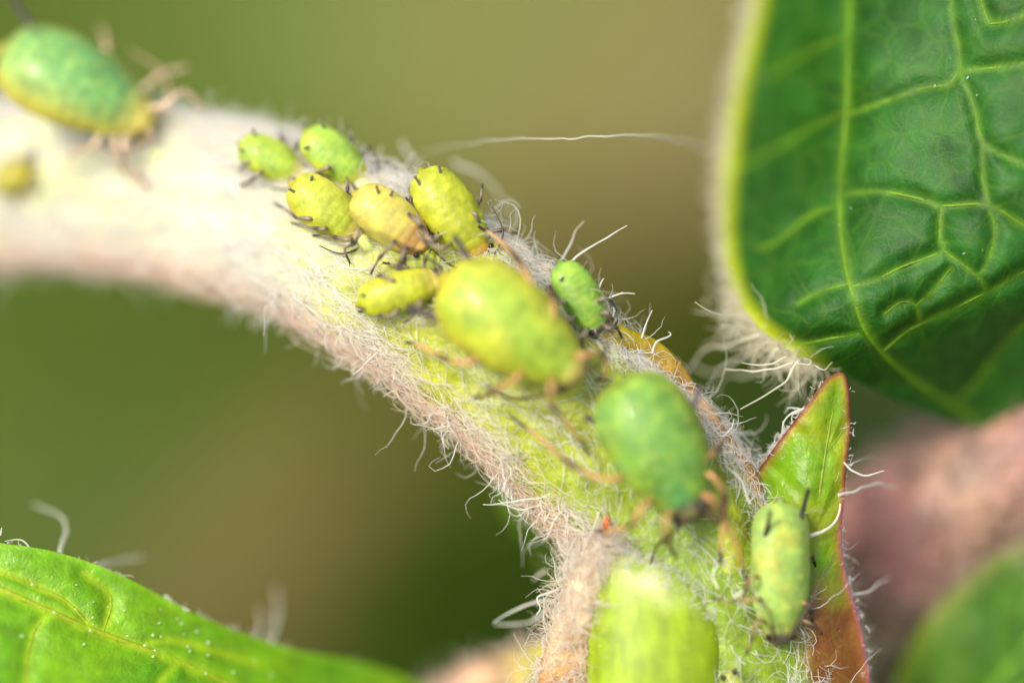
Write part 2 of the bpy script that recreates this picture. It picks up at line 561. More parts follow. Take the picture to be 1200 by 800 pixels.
def aphid(label, rear, head, hw, pal, adult=False, lift=0.15, d=None, tilt=0.5, legs=(), antennae=(), siphons=None,
          pitch=0.0, hgt=None, sip_len=None, auto=True, cauda=True, seed=1.0, group="aphids on the stem", sip_col=None, dark_head=False, roll=0.0, prof=None):
    cx, cy = (rear[0] + head[0]) / 2, (rear[1] + head[1]) / 2
    sd, n = surf(cx, cy)
    hw = hw / 100.0
    hgt = hgt or (0.78 if adult else 0.72)
    if d is None:
        d = sd + hw * 0.42 + lift
    up = unit(np.array((0, 0, 1.0)) * tilt + n * (1 - tilt))
    A, B = W(*rear, d - pitch), W(*head, d + pitch)
    L = np.linalg.norm(B - A)
    ex = unit(B - A)
    ey = unit(np.cross(up, ex))
    if roll:
        up = unit(up + ey * roll)
        ey = unit(np.cross(up, ex))
    ez = np.cross(ex, ey)
    base = (A + B) / 2 - ez * hw * 0.42
    prof = np.array(prof or (PROF_A if adult else PROF_N))
    NT, NA = 90, 56
    # spacing of rings: dense at the ends
    t = 0.5 - 0.5 * np.cos(np.linspace(0, np.pi, NT))
    w = np.interp(t, prof[:, 0], prof[:, 1])
    ker = np.array((1, 2, 1)) / 4
    for _ in range(3):
        w[1:-1] = np.convolve(w, ker, 'valid')
    w *= hw
    bnd = np.array((.09, .16, .235, .315, .40, .49, .585, .69, .79, .875))
    ph = np.linspace(0, 2 * np.pi, NA, endpoint=False)
    V = np.zeros((NT, NA, 3)); C = np.zeros((NT, NA, 3))
    c_mid, c_edge, c_head, c_blotch = [np.asarray(c) for c in pal['body']]
    for i in range(NT):
        dist = np.abs(bnd - t[i])
        groove = math.exp(-(dist.min() / 0.016) ** 2)
        seg = np.searchsorted(bnd, t[i])
        mid = 0.5 * (bnd[min(seg, 9)] + bnd[max(seg - 1, 0)])
        arch = -0.10 * hw * (2 * t[i] - 0.9) ** 2
        for j in range(NA):
            s, c = math.sin(ph[j]), math.cos(ph[j])
            hz_ = hgt if s > 0 else 0.5
            r = 1.0
            dorsal = max(0.0, min(1.0, s * 2.2 + 0.35))
            if w[i] > 0.02:
                r -= (0.021 if not adult else 0.014) * groove * dorsal * (0.6 + 0.8 * abs(nz((t[i] * 9, c * 2.2, s), 1, seed + 11)) + 0.8 * (t[i] > 0.66))
                lat = math.exp(-((abs(math.degrees(ph[j]) - 90) - 58) / 9) ** 2)
                r -= (0.022 if not adult else 0.010) * lat * math.exp(-((t[i] - mid) / 0.028) ** 2)
                r -= 0.010 * math.exp(-((abs(math.degrees(ph[j]) - 90) - 42) / 6) ** 2) * (0.15 < t[i] < 0.85)
                r += 0.02 * nz((t[i] * 6, c * 1.5, s * 1.5), 1, seed)
            y, z = w[i] * c * r, w[i] * s * hz_ * r + arch
            V[i, j] = A + ex * (t[i] * L) + ey * y + ez * z
            # pigment
            m = np.clip(abs(c) ** 5 * 1.1 + 0.35 * max(0, -s), 0, 1)
            col = c_mid * (1 - m) + c_edge * m
            nn = nz((t[i] * 4.2, c * 1.3, s), 1, seed + 7) * 0.9 + nz((t[i] * 11, c * 3, s * 2), 1, seed + 3) * 0.5
            kb = np.clip((nn - 0.05) * 2.2, 0, 1) * pal.get('blotch', 0.6)
            col = col * (1 - kb) + c_blotch * kb
            kh = np.clip((t[i] - pal.get('h0', .74)) / 0.16, 0, 1)
            col = col * (1 - kh) + c_head * kh
            kr = np.clip((0.10 - t[i]) / 0.1, 0, 1) * pal.get('rear', 0.5)
            col = col * (1 - kr) + c_edge * kr
            if dark_head and t[i] > 0.84:
                kd = np.clip((t[i] - (0.84 if adult else 0.88)) / 0.05, 0, 1) * 0.9
                col = col * (1 - kd) + lin(70, 56, 54) * kd
            C[i, j] = col
    th = Aphid("aphid", label, "aphid", base, group)
    F = [(i * NA + j, i * NA + (j + 1) % NA, (i + 1) * NA + (j + 1) % NA, (i + 1) * NA + j)
         for i in range(NT - 1) for j in range(NA)]
    th.part("body", V.reshape(-1, 3), F, C.reshape(-1, 3), M_BODY)
    APHID_SPOTS.append((cx, cy, np.hypot(head[0] - rear[0], head[1] - rear[1]) / 2, hw * 100, (rear, head)))

    def on(tt, lat, ang=None):
        ww = np.interp(tt, t, w)
        return A + ex * (tt * L) + ey * (lat * ww), ww

    # eyes
    for s in (-1, 1):
        ww = np.interp(0.93, t, w)
        p = A + ex * (0.935 * L) + ey * (s * ww * 0.93) + ez * ww * 0.25
        v = ball(p, 0.035 if not adult else 0.048, lin(40, 22, 22), 10, 8)
        th.part("eye", *v, M_DARK)
    # siphunculi
    sl = sip_len or (0.20 if adult else 0.13)
    sc = (lin(70, 62, 62) if adult else lin(122, 118, 100)) if sip_col is None else sip_col
    for s in (-1, 1):
        p0, ww = on(0.155 if adult else 0.12, s * 0.62)
        p0 = p0 + ez * ww * 0.42
        p1 = p0 + (-ex * 0.75 + ey * s * 0.45 + ez * 0.55) * sl * L
        rr = 0.042 if adult else (0.017 if sip_col is None else 0.027)
        if siphons:
            sp = siphons[0 if s < 0 else 1]
            if sp is None:
                continue
            z0 = p0[2] - (0.22 if adult else 0)
            p0, p1 = W(*sp[0], z0), W(*sp[1], z0 + (sp[2] if len(sp) > 2 else 0.1))
            if not adult and sip_col is None:
                p1 = p0 + (p1 - p0) * 0.8
        pm = (p0 + p1) / 2
        v = tube([p0 - (p1 - p0) * 0.15, pm, p1 - (p1 - p0) * .06, p1], [rr * 1.35, rr, rr * 0.95, rr * 1.2],
                 [sc * 1.5 + c_mid * .12, sc, sc, sc * .8], n=10, sub=3)
        th.part("siphunculus", *v, M_DARK if (adult or sip_col is not None) else M_LEG)
    if cauda:
        p0 = A + ex * 0.03 * L
        v = tube([p0, A - ex * 0.012 * L - ez * .03, A - ex * (0.045 if adult else 0.018) * L - ez * 0.05],
                 np.array((0.20, 0.15, 0.09)) * hw, [c_edge, c_edge * .8, (c_edge * .7 + lin(60, 60, 50) * .3) if cauda is True else lin(80, 70, 66)], n=10, sub=3, flat=0.6)
        th.part("cauda", *v, M_LEG)

    # legs
    tan, darkc = pal['leg']
    def leg(p_body, P, knee=1.0):
        k = 1.0 if adult else 0.72
        pts = [p_body] + P
        m = len(pts)
        rr, cc = [], []
        for q in range(m):
            f = q / (m - 1)
            rr.append((0.038 if q == 0 else (0.034 if q <= knee - 1 else (0.029 if q <= knee else 0.024 - 0.005 * f))) * k)
        # pigment: tan shank, dark knee and dark foot
        PP = crom(np.array(pts), 6)
        R2 = np.interp(np.linspace(0, m - 1, len(PP)), np.arange(m), rr)
        u = np.linspace(0, m - 1, len(PP))
        for x in u:
            kk = max(math.exp(-((x - knee) / 0.34) ** 2) * 0.92, np.clip((x - (m - 1) + 0.75) / 0.2, 0, 1))
            cc.append(tan * (1 - kk) + darkc * kk)
            
        R2 = R2 * (1 + 0.4 * np.exp(-((u - knee) / 0.14) ** 2))
        v = tube(PP, R2, np.array(cc), n=7, sub=1)
        o = th.part("leg", *v, M_LEG)
        # two little claws at the end of the foot
        e, dv = PP[-1], unit(PP[-1] - PP[-2])
        sdv = unit(np.cross(dv, ez))
        Vs, Fs, Cs = [], [], []
        for s in (-1, 1):
            a = tube([e, e + dv * .03 * k + sdv * s * .018 * k, e + dv * .05 * k + sdv * s * .02 * k - ez * .015], [.007 * k, .006 * k, .002], darkc * .6, n=5, sub=2)
            off = sum(len(x) for x in Vs)
            Vs.append(a[0]); Fs += [tuple(i + off for i in f) for f in a[1]]; Cs.append(a[2])
        th.part("claw", np.vstack(Vs), Fs, np.vstack(Cs), M_LEG, parent=o)
    cnt = {-1: 0, 1: 0}
    for P in legs:
        q = W(*P[0][:2], d)
        rel = q - A
        tt = float(np.clip(rel @ ex / L, 0.45, 0.86))
        s = 1 if rel @ ey > 0 else -1
        cnt[s] += 1
        pb, ww = on(tt, s * 0.55)
        pb = pb - ez * ww * 0.3
        pts = []
        m = len(P)
        for i, c in enumerate(P):
            f = i / max(m - 1, 1)
            ss, _ = surf(*c[:2])
            h = (hw * 0.55 + lift) * (1 - f) ** 1.0 + 0.05
            if len(c) > 2:
                h = c[2]
            pts.append(W(c[0], c[1], ss + h + (0.24 if adult else 0.16)))
        leg(pb, pts, 2.0 if m >= 3 else 1.0)
    if auto:
        slots = {3: [], 2: [(.78, .5)], 1: [(.78, .5), (.62, -.5)], 0: [(.80, .55), (.70, 0.05), (.60, -.6)]}
        for s in (-1, 1):
            for tt, sw in slots[min(cnt[s], 3)]:
                pb, ww = on(tt, s * 0.55)
                pb = pb - ez * ww * 0.3
                k1 = on(tt, 0)[0] + ey * s * hw * 1.12 + ex * sw * hw * 0.7 + ez * hw * 0.1
                k2 = k1 + ey * s * hw * 0.38 + ex * sw * hw * 0.75
                pts = [k1]
                for kk, hh in ((0.55, .5), (1, 0.0)):
                    q = k1 + (k2 - k1) * kk
                    sx, sy = 600 + q[0] * 100, 400 - q[1] * 100
                    q = q.copy()
                    zz = surf(sx, sy)[0] + 0.17
                    q[2] = q[2] * hh + zz * (1 - hh)
                    pts.append(q)
                leg(pb, pts)
    # antennae
    for s in (-1, 1):
        ww = np.interp(0.955, t, w)
        p0 = A + ex * 0.96 * L + ey * s * ww * 0.55 + ez * ww * 0.25
        exp = antennae[0 if s < 0 else 1] if antennae else None
        if exp == 0:
            continue
        if exp:
            m = len(exp)
            pts = [p0] + [W(c[0], c[1], (c[2] if len(c) > 2 else p0[2])) for c in exp]
        else:
            k1 = p0 + ex * 0.05 * L + ey * s * 0.06 * L + ez * 0.04
            pts = [p0, k1, k1 + ey * s * hw * 0.62 - ex * L * 0.12 + ez * 0.03, k1 + ey * s * hw * 0.85 - ex * L * 0.36 - ez * .03]
        m = len(pts)
        k = 1.0 if adult else 0.72
        rr = np.linspace(0.026, 0.010, m) * k
        cc = np.array([darkc * 0.8 + tan * 0.18 * (1 - i / m) for i in range(m)])
        v = tube(pts, rr, cc, n=7, sub=6)
        th.part("antenna", *v, M_LEG)
    return th

TAN = (lin(200, 156, 96), lin(50, 38, 36))
GREYLEG = (lin(150, 136, 116), lin(60, 54, 50))

def pal(mid, edge, head, blotch, leg=GREYLEG, b=0.6, h0=.74, rear=.5):
    tone = lambda c: np.clip(lin(*c) * np.array((0.86, 0.80, 0.66)) + 0.006, 0, 1)
    return dict(body=(tone(mid), tone(edge), tone(head), tone(blotch)), leg=leg, blotch=b, h0=h0, rear=rear)

# 1 large blurred aphid at the upper left
aphid("large blue-green aphid, strongly blurred, near the upper left corner", (2, 58), (184, 148), 60,
      pal((104, 164, 92), (180, 178, 74), (180, 172, 84), (140, 176, 80), (lin(222, 200, 166), lin(190, 160, 130)), .4), adult=True, tilt=0.6, lift=0.14, d=-1.50, seed=1.3,
      legs=[[(112, 168), (92, 178), (74, 194)], [(146, 172), (150, 192), (172, 220)], [(190, 124), (216, 108), (240, 130)]],
      siphons=(((22, 92), (-22, 66)), ((40, 36), (16, 0))), roll=0.12)
# 2 tiny yellow one
aphid("tiny yellow aphid, a soft blur at the left edge of the stem", (-8, 214), (46, 202), 21,
      pal((160, 156, 30), (160, 148, 40), (150, 140, 60), (150, 160, 50)), seed=2.2, lift=0.02)
# 3, 4
aphid("small bright green aphid, leftmost of the sharp little cluster", (281, 168), (358, 206), 24,
      pal((154, 188, 60), (180, 190, 44), (190, 190, 90), (142, 186, 76)), seed=3.1,
      legs=[[(303, 204), (296, 210), (281, 218)], [(290, 190), (286, 194), (280, 200)], [(340, 210), (350, 212), (342, 222)]],
      siphons=(((288, 178), (279, 174)), ((299, 161), (296, 150))))
aphid("small bright green aphid at the top edge of the stem, uppermost of the little cluster", (358, 154), (430, 217), 27,
      pal((150, 190, 66), (174, 190, 40), (188, 182, 44), (136, 186, 80)), seed=4.4,
      legs=[[(412, 220), (420, 236), (420, 242)], [(384, 196), (372, 204), (378, 206)]],
      siphons=(((364, 172), (356, 174)), ((380, 152), (378, 144))))
# 5
aphid("plump lime aphid with three grey legs spread to its left, in the little cluster", (342, 214), (428, 279), 30,
      pal((168, 188, 44), (194, 186, 64), (194, 174, 106), (178, 192, 64)), seed=5.2,
      legs=[[(362, 256), (347, 254), (336, 246), (323, 239)], [(380, 268), (372, 268), (356, 265), (342, 261)],
            [(410, 281), (393, 278), (380, 276), (367, 276)], [(420, 272), (416, 284), (404, 292), (410, 308)]],
      siphons=(((347, 226), (338, 221)), ((364, 214), (366, 206))))
# 6
aphid("pale yellow and peach aphid with a long grey feeler laid along its side", (416, 226), (502, 292), 30,
      pal((196, 190, 92), (184, 186, 76), (190, 156, 96), (196, 182, 66), GREYLEG, .7, .62), seed=6.7,
      legs=[[(460, 285), (446, 301), (440, 310), (435, 320)], [(474, 294), (469, 308), (478, 314), (450, 308)],
            [(492, 262), (480, 252), (470, 240), (466, 232)]],
      antennae=(((486, 294, .62), (470, 287, .8), (452, 279, .9), (433, 269, .95), (416, 254, .95), (398, 242, .9)), None),
      siphons=(((444, 228), (441, 217)), ((456, 232), (461, 223))))
# 7
aphid("glossy yellow-green aphid with an orange head and raised dark tail tubes", (494, 200), (566, 304), 33,
      pal((166, 180, 30), (172, 182, 36), (186, 142, 24), (156, 184, 50), GREYLEG, .5, .80), seed=7.9, roll=-0.2, lift=0.1,
      legs=[[(506, 282), (496, 268), (485, 245), (476, 232)], [(520, 290), (500, 284), (488, 270), (484, 256)], [(556, 250), (562, 262), (572, 268)]],
      siphons=(((493, 218), (485, 205)), ((517, 208), (514, 192))))
# 8
aphid("slender lime aphid lying nearly level below the yellow ones", (420, 356), (520, 326), 24,
      pal((170, 186, 30), (178, 188, 44), (194, 186, 96), (188, 180, 44), GREYLEG, .5), seed=8.5, roll=-0.15,
      legs=[[(492, 356), (486, 366), (482, 372), (474, 378)], [(462, 368), (446, 370), (434, 366), (421, 365)],
            [(460, 328), (446, 323), (438, 330), (430, 338)]],
      siphons=(((426, 362), (418, 360)), ((430, 346), (422, 346))))
# 9 the largest
aphid("large plump yellow-green aphid with a bright glint on its back, centre of the picture", (521, 325), (684, 444), 56,
      pal((142, 178, 48), (194, 192, 46), (192, 166, 104), (182, 192, 56), TAN, .8, .84, .9), adult=True, lift=0.30, tilt=0.75, seed=9.4, cauda='dark', hgt=0.8,
      legs=[[(550, 424, .5), (521, 420, .34), (492, 405, .2), (477, 401, .1)], [(606, 442, .6), (576, 460, .4), (556, 466, .1)],
            [(646, 452, .7), (649, 478, .5), (672, 505, .25), (690, 531, .1)],
            [(680, 418, .7), (706, 413, .6), (711, 436, .3), (700, 446, .1)],
            [(624, 342, .6), (606, 303, .5), (578, 276, .3), (562, 266, .15)], [(648, 372, .6), (646, 346, .5), (642, 336, .2)]],
      siphons=(((524, 378), (480, 360), 0.0), ((560, 320), (534, 280), 0.0)),
      antennae=(((640, 462, .9), (600, 466, .6), (570, 452, .5)), ((700, 430, .9), (712, 404, .8), (706, 380, .5))))
# 10
aphid("small mint green aphid alone at the right edge of the stem", (657, 308), (705, 391), 27,
      pal((132, 180, 66), (124, 176, 66), (110, 150, 80), (150, 184, 50), GREYLEG, .4, .86), seed=10.8,
      legs=[[(660, 354), (650, 346), (645, 335)], [(668, 374), (655, 370), (647, 376)], [(686, 390), (682, 398), (684, 411)],
            [(710, 366), (717, 374), (713, 387)], [(706, 350), (715, 352), (722, 362)], [(712, 384), (722, 384), (728, 394)]],
      siphons=(((662, 324), (656, 328)), ((684, 314), (688, 306))), dark_head=True)
# 11
aphid("large deep green aphid facing down the stem, with a dark head", (726, 444), (820, 610), 58,
      pal((98, 152, 56), (146, 172, 52), (116, 130, 56), (80, 148, 88), TAN, .9, .86, .7), adult=True, lift=0.26, tilt=0.8, seed=11.6, dark_head=True,
      legs=[[(716, 562, .5), (669, 544, .4), (630, 511, .2), (600, 489, .08)], [(752, 594, .6), (741, 615, .5), (718, 620, .25), (699, 622, .1)],
            [(781, 608, .6), (782, 632, .4), (792, 652, .1)], [(820, 540, .5), (841, 527, .4), (846, 520, .2)],
            [(830, 582, .7), (845, 600, .6), (866, 648, .45), (876, 686, .15)], [(832, 556, .5), (850, 584, .4), (845, 636, .2), (845, 658, .06)]],
      siphons=(((716, 506), (690, 490), .0), ((802, 496), (820, 456), .0)),
      antennae=(((790, 622, .8), (770, 640, .6), (760, 668, .3)), ((842, 612, .8), (846, 580, .7), (840, 548, .5))))
# 12
aphid("pale green aphid with two black tail tubes in front of the red-edged leaflet", (915, 588), (914, 757), 36,
      pal((142, 180, 84), (152, 186, 100), (150, 156, 76), (178, 184, 70), (lin(170, 140, 96), lin(60, 50, 46)), .6, .80), seed=12.3, d=0.35, dark_head=True, prof=PROF_B,
      legs=[[(886, 702), (860, 704), (850, 704), (836, 701)], [(888, 728), (882, 748), (878, 756), (875, 766)], [(882, 676), (874, 690), (870, 704)],
            [(944, 650), (952, 652), (956, 664)], [(942, 706), (950, 716), (952, 732)]],
      siphons=(((897, 628), (903, 600), .3), ((938, 608), (947, 575), .1)), sip_col=lin(34, 34, 34),
      antennae=(((905, 730, .7), (899, 712, .75), (888, 705, .72)), ((936, 730, .5), (955, 696, .52), (979, 646, .5))), sip_len=.2)
# 13 half hidden one at the bottom edge
aphid("tiny pale green aphid half hidden between the green bud and the bottom edge", (884, 850), (852, 786), 15,
      pal((120, 146, 50), (130, 150, 60), (130, 146, 66), (140, 156, 70)), seed=13.3, dark_head=False, lift=0.0, auto=False, antennae=(0, 0), cauda=False)

# ------------------------------------------------------------------ hair coat of the stem
def clear_of_aphids(px, py, margin=0.85):
    ok = np.ones(len(px), bool)
    for cx, cy, hl, hw, (r, h) in APHID_SPOTS:
        ax = np.array((h[0] - r[0], h[1] - r[1]), float)
        ax /= np.linalg.norm(ax)
        u = (px - cx) * ax[0] + (py - cy) * ax[1]
        v = -(px - cx) * ax[1] + (py - cy) * ax[0]
        ok &= (u / (hl * margin)) ** 2 + (v / (hw * margin)) ** 2 > 1
    return ok

def hair_roots(N, th_lo, th_hi, x_lo, x_hi):
    xs = SD[:, 0]
    idx = np.where((xs > x_lo) & (xs < x_hi))[0]
    i = rng.choice(idx, N)
    th = np.radians(rng.uniform(th_lo, th_hi, N))
    f = rng.uniform(-0.5, 0.5, N)
    P = stem_at(i, th)
    P = P + ST[i] * (f * 0.05)[:, None]
    n = unit(np.sin(th)[:, None] * SB[i] + np.cos(th)[:, None] / FLAT * SN[i])
    return i, th, P, n

def lay_on_stem(i0, hmin, hmax):
    def f(pts):
        N, K, _ = pts.shape
        off = np.arange(-24, 25)
        idx = np.clip(i0[:, None] + off[None], 0, len(SC) - 1)          # N, 49
        out = np.empty_like(pts)
        for k in range(K):
            p = pts[:, k]
            j = idx[np.arange(N), np.argmin(((p[:, None] - SC[idx]) ** 2).sum(-1), 1)]
            q = p - SC[j]
            a, b, c = (q * SB[j]).sum(-1), (q * SN[j]).sum(-1), (q * ST[j]).sum(-1)
            rho = np.sqrt((a / SR[j]) ** 2 + (b / (SR[j] * FLAT)) ** 2)
            g = np.clip(rho, 1 + hmin / SR[j], 1 + hmax / SR[j]) / rho
            out[:, k] = SC[j] + SB[j] * (a * g)[:, None] + SN[j] * (b * g)[:, None] + ST[j] * c[:, None]
        return out
    return f

def coat():
    i, th, P, n = hair_roots(60000, -140, 140, -200, 900)
    x = SD[i, 0]
    deg = np.degrees(th)
    px, py = 600 + P[:, 0] * 100, 400 - P[:, 1] * 100
    left = np.clip((470 - x) / 160, 0, 1)
    edge = np.clip((np.abs(deg) - 38) / 36, 0, 1)
    low = np.clip((x - 640) / 150, 0, 1)
    clump = np.array([nz(p, 1.6, 8) for p in P])
    wgt = left * 0.55 + (1 - left) * (0.13 + 0.80 * np.where(deg > 0, edge * (1 - .25 * low), edge * 0.8)) * (1 - 0.38 * low)
    wgt = wgt * (1 + 1.3 * clump) * (1 - 0.5 * np.clip((deg - 45) / 25, 0, 1) * left) * np.clip(1.6 - np.abs(deg) / 110, 0.25, 1)
    keep = rng.uniform(size=len(x)) < wgt
    keep &= clear_of_aphids(px, py, 0.8) | (np.abs(deg) > 75)
    i, th, P, n, x, deg, left, low = [a[keep] for a in (i, th, P, n, x, deg, left, low)]
    N = len(i)
    # lie: hairs follow the stem on the left, tangle on the right
    side = np.where(rng.uniform(size=N) < 0.75, 1.0, -1.0)
    D = ST[i] * (side * (0.9 + 1.2 * left))[:, None] + n * (0.06 + 0.30 * rng.uniform(size=N) ** 2)[:, None] \
        + SB[i] * (0.35 * np.sign(deg) * (np.abs(deg) < 55) + 0.45 * rng.normal(size=N))[:, None] + 0.35 * rng.normal(size=(N, 3))
    L = rng.uniform(0.22, 0.80, N) * (1 + 0.6 * left)
    R = rng.uniform(0.0032, 0.0080, N) * (1 + 0.2 * left)
    tk = np.clip((deg - 40) / 30, 0, 1)[:, None] * 0.75 + 0.08
    C = HAIRW * (1 - tk) + HAIRT * tk
    V, F, Cc = hairs(P + n * 0.02, D, L, R, curl=0.36, wob=0.17, segs=7, col=C, kink=(0.18 + 0.22 * low[:, None]) * rng.normal(size=(N, 1)) * (1 - 0.4 * left[:, None]),
                     post=lay_on_stem(i, 0.012, 0.02 + 0.20 * rng.uniform(size=N) ** 2.2))
    print("coat", N, len(F))
    stem.part("hair_coat", V, F, Cc, M_HAIR, kind="stuff")
    # tufts of longer hairs that stand off the flanks
    for lo, hi, tufts in ((48, 118, 420), (-118, -48, 420)):
        i, th, P, n = hair_roots(tufts, lo, hi, -150, 900)
        lean = ST[i] * (0.5 + 0.9 * rng.normal(size=tufts))[:, None] + 0.4 * rng.normal(size=(tufts, 3))
        num = rng.integers(2, 8, tufts)
        num[SD[i, 0] < 340] = np.minimum(num[SD[i, 0] < 340], 3)
        r = np.repeat(np.arange(tufts), num)
        N = len(r)
        D = n[r] * 0.55 + lean[r] * 0.8 + 0.38 * rng.normal(size=(N, 3))
        root = P[r] + ST[i[r]] * (0.07 * rng.normal(size=N))[:, None]
        L = rng.uniform(0.14, 0.50, N) * np.where(rng.uniform(size=N) < 0.2, 1.7, 1) * (1 + 0.3 * (SD[i[r], 0] > 440))
        R = rng.uniform(0.0055, 0.0095, N)
        V, F, Cc = hairs(root - n[r] * 0.03, D, L, R, curl=0.5, wob=0.30, segs=9, col=HAIRW * 0.95 + HAIRT * 0.05)
        stem.part("hair_fringe", V, F, Cc, M_HAIR, kind="stuff")
coat()

def strand(th, pts, rad_px, dd=None, col=HAIRW, parent=None, name="hair"):
    P = []
    m = len(pts)
    for k, c in enumerate(pts):
        z = c[2] if len(c) > 2 else (dd if dd is not None else 0.0)
        P.append(W(c[0], c[1], z))
    r = np.linspace(0.85, 0.3, m) * rad_px / 100.0
    V, F, C = tube(P, r, col, n=6, sub=6)
    V = V + np.array([[0.03 * nz(v, 5, 1), 0.03 * nz(v, 5, 5), 0.03 * nz(v, 5, 9)] for v in V])
    th.part(name, V, F, C, M_HAIR, parent=parent)

for pts, r, d in [
    ([(664, 312), (690, 290), (714, 278), (736, 266)], 1.7, 0.0), ([(652, 312), (664, 292), (674, 272), (684, 260)], 1.4, -0.3),
    ([(474, 400), (456, 406), (438, 416), (414, 438)], 1.6, 0.0), ([(480, 404), (472, 420), (474, 432), (470, 446)], 1.3, 0.0),
    ([(752, 394), (756, 380), (764, 364)], 1.6, 0.0), ([(764, 412), (770, 400), (786, 392), (784, 388)], 1.8, 0.1),
    ([(835, 500), (848, 510), (858, 502), (861, 490)], 1.5, 0.1), ([(665, 572), (640, 580), (600, 588), (568, 591)], 1.7, 0.1),
    ([(640, 590), (614, 596), (596, 592), (584, 584)], 1.4, 0.0), ([(606, 590), (590, 576), (592, 552), (580, 535)], 1.4, -0.2),
    ([(545, 470), (524, 478), (516, 484), (504, 486)], 1.8, 0.0), ([(556, 470), (540, 466), (530, 472)], 1.4, 0.1),
    ([(345, 338), (332, 348), (322, 360), (318, 378)], 3.0, -1.0), ([(300, 330), (290, 345), (276, 360)], 3.6, -1.3),
    ([(470, 168), (484, 186), (500, 212), (512, 226)], 2.6, -1.5), ([(532, 190), (560, 202), (584, 226), (606, 262)], 2.6, -1.6),
    ([(556, 262), (548, 240), (542, 214)], 1.1, -.1), ([(440, 215), (442, 190), (446, 172)], 2.0, -1.0),
    ([(700, 345), (704, 332), (708, 326)], 1.6, 0.0), ([(705, 352), (726, 344), (744, 345)], 1.7, 0.0),
    ([(714, 380), (720, 360), (716, 348), (730, 342)], 1.5, 0.0), ([(690, 408), (720, 418), (745, 416), (760, 420)], 1.4, 0.45),
    ([(700, 400), (716, 418), (726, 432)], 1.8, 0.4), ([(880, 590), (866, 560), (850, 544), (846, 520)], 1.5, 0.3),
    ([(860, 700), (880, 690), (892, 706), (890, 722)], 1.7, 0.55), ([(842, 690), (836, 670), (850, 655), (856, 672)], 1.6, 0.5),
    ([(640, 610), (646, 596), (656, 592), (660, 604)], 1.5, 0.0), ([(674, 618), (672, 604), (680, 594)], 1.4, 0.0),
    ([(690, 655), (676, 660), (670, 650), (676, 640)], 1.5, 0.2), ([(655, 560), (630, 552), (606, 560), (586, 548)], 1.4, 0),
    ([(700, 600), (690, 625), (672, 618), (655, 610)], 1.4, 0.3)]:
    strand(stem, pts, r, d)

# ------------------------------------------------------------------ leaves
def seg_dist(P, line):
    """Distance (px) from points to a polyline."""
    best = np.full(len(P), 1e9)
    L = np.asarray(line, float)[:, :2]
    for a, b in zip(L[:-1], L[1:]):
        ab = b - a
        t = np.clip(((P - a) @ ab) / (ab @ ab), 0, 1)
        best = np.minimum(best, np.linalg.norm(P - a - t[:, None] * ab, axis=1))
    return best

def leaf(th, outline, depth, centre, veins, colf, m, rings=90, sub=8, puff=0.08, pw=20, thick=0.05, wav=0.02, seed=1.0,
         veincol=None, vein_k=1.0, name="blade", groove=0.0):
    """outline, centre: picture points; depth: function; veins: (points, radius_start, radius_end) in px."""
    O = crom(np.vstack([outline, outline[0]]), sub)[:-1]
    n = len(O)
    rr = np.linspace(0, 1, rings + 1)[1:] ** 0.8
    c = np.asarray(centre, float)
    Q = np.vstack([c[None]] + [c + (O - c) * r for r in rr])
    dz = depth(Q[:, 0], Q[:, 1])
    vd = np.full(len(Q), 1e9)
    for pts, r0, r1 in veins:
        pl = crom(np.array(pts, float), 5)
        vd = np.minimum(vd, seg_dist(Q, pl) / max(0.5, (r0 + r1) / 2 / 4) ** 0.5)
    dz = dz + puff * (1 - np.exp(-(vd / pw) ** 2))
    dz = dz + np.array([wav * nz((q[0] / 100, q[1] / 100, 0), 2.6, seed) + wav * .4 * nz((q[0] / 100, q[1] / 100, 0), 7, seed + 4) for q in Q])
    V = np.array([W(q[0], q[1], z) for q, z in zip(Q, dz)])
    md = seg_dist(Q, np.vstack([O, O[0]]))
    C = colf(Q, vd, md)
    F = [(0, 1 + j, 1 + (j + 1) % n) for j in range(n)]
    for i in range(rings - 1):
        a, b = 1 + i * n, 1 + (i + 1) * n
        F += [(a + j, b + j, b + (j + 1) % n, a + (j + 1) % n) for j in range(n)]
    # make faces look at the lens
    v0 = V[list(F[n + 5])]
    if np.cross(v0[1] - v0[0], v0[2] - v0[0])[2] < 0:
        F = [tuple(reversed(f)) for f in F]
    # the underside, a thickness below
    k = len(V)
    th_v = thick * np.clip(md / 6, 0.15, 1)
    V2 = V - np.column_stack([np.zeros(k), np.zeros(k), th_v])
    F2 = [tuple(i + k for i in reversed(f)) for f in F]
    a = 1 + (rings - 1) * n
    rim = [(a + j, a + (j + 1) % n, k + a + (j + 1) % n, k + a + j) for j in range(n)]
    o = th.part(name, np.vstack([V, V2]), F + F2 + rim, np.vstack([C, C]), m)
    vc = lin(150, 190, 40) if veincol is None else veincol
    for pts, r0, r1 in veins:
        A = crom(np.array([p[:2] for p in pts], float), 4)
        z = depth(A[:, 0], A[:, 1])
        P = np.array([W(a_[0], a_[1], zz + 0.0) for a_, zz in zip(A, z)])
        r = np.interp(np.linspace(0, 1, len(A)), [0, 1], [r0, r1]) / 100 * vein_k * np.array([1 + 0.22 * nz(p, 3, 2) for p in P])
        Vv, Fv, Cv = tube(P, r, vc, n=8, sub=1, flat=0.25)
        th.part("vein", Vv, Fv, Cv, m)
    return o, O

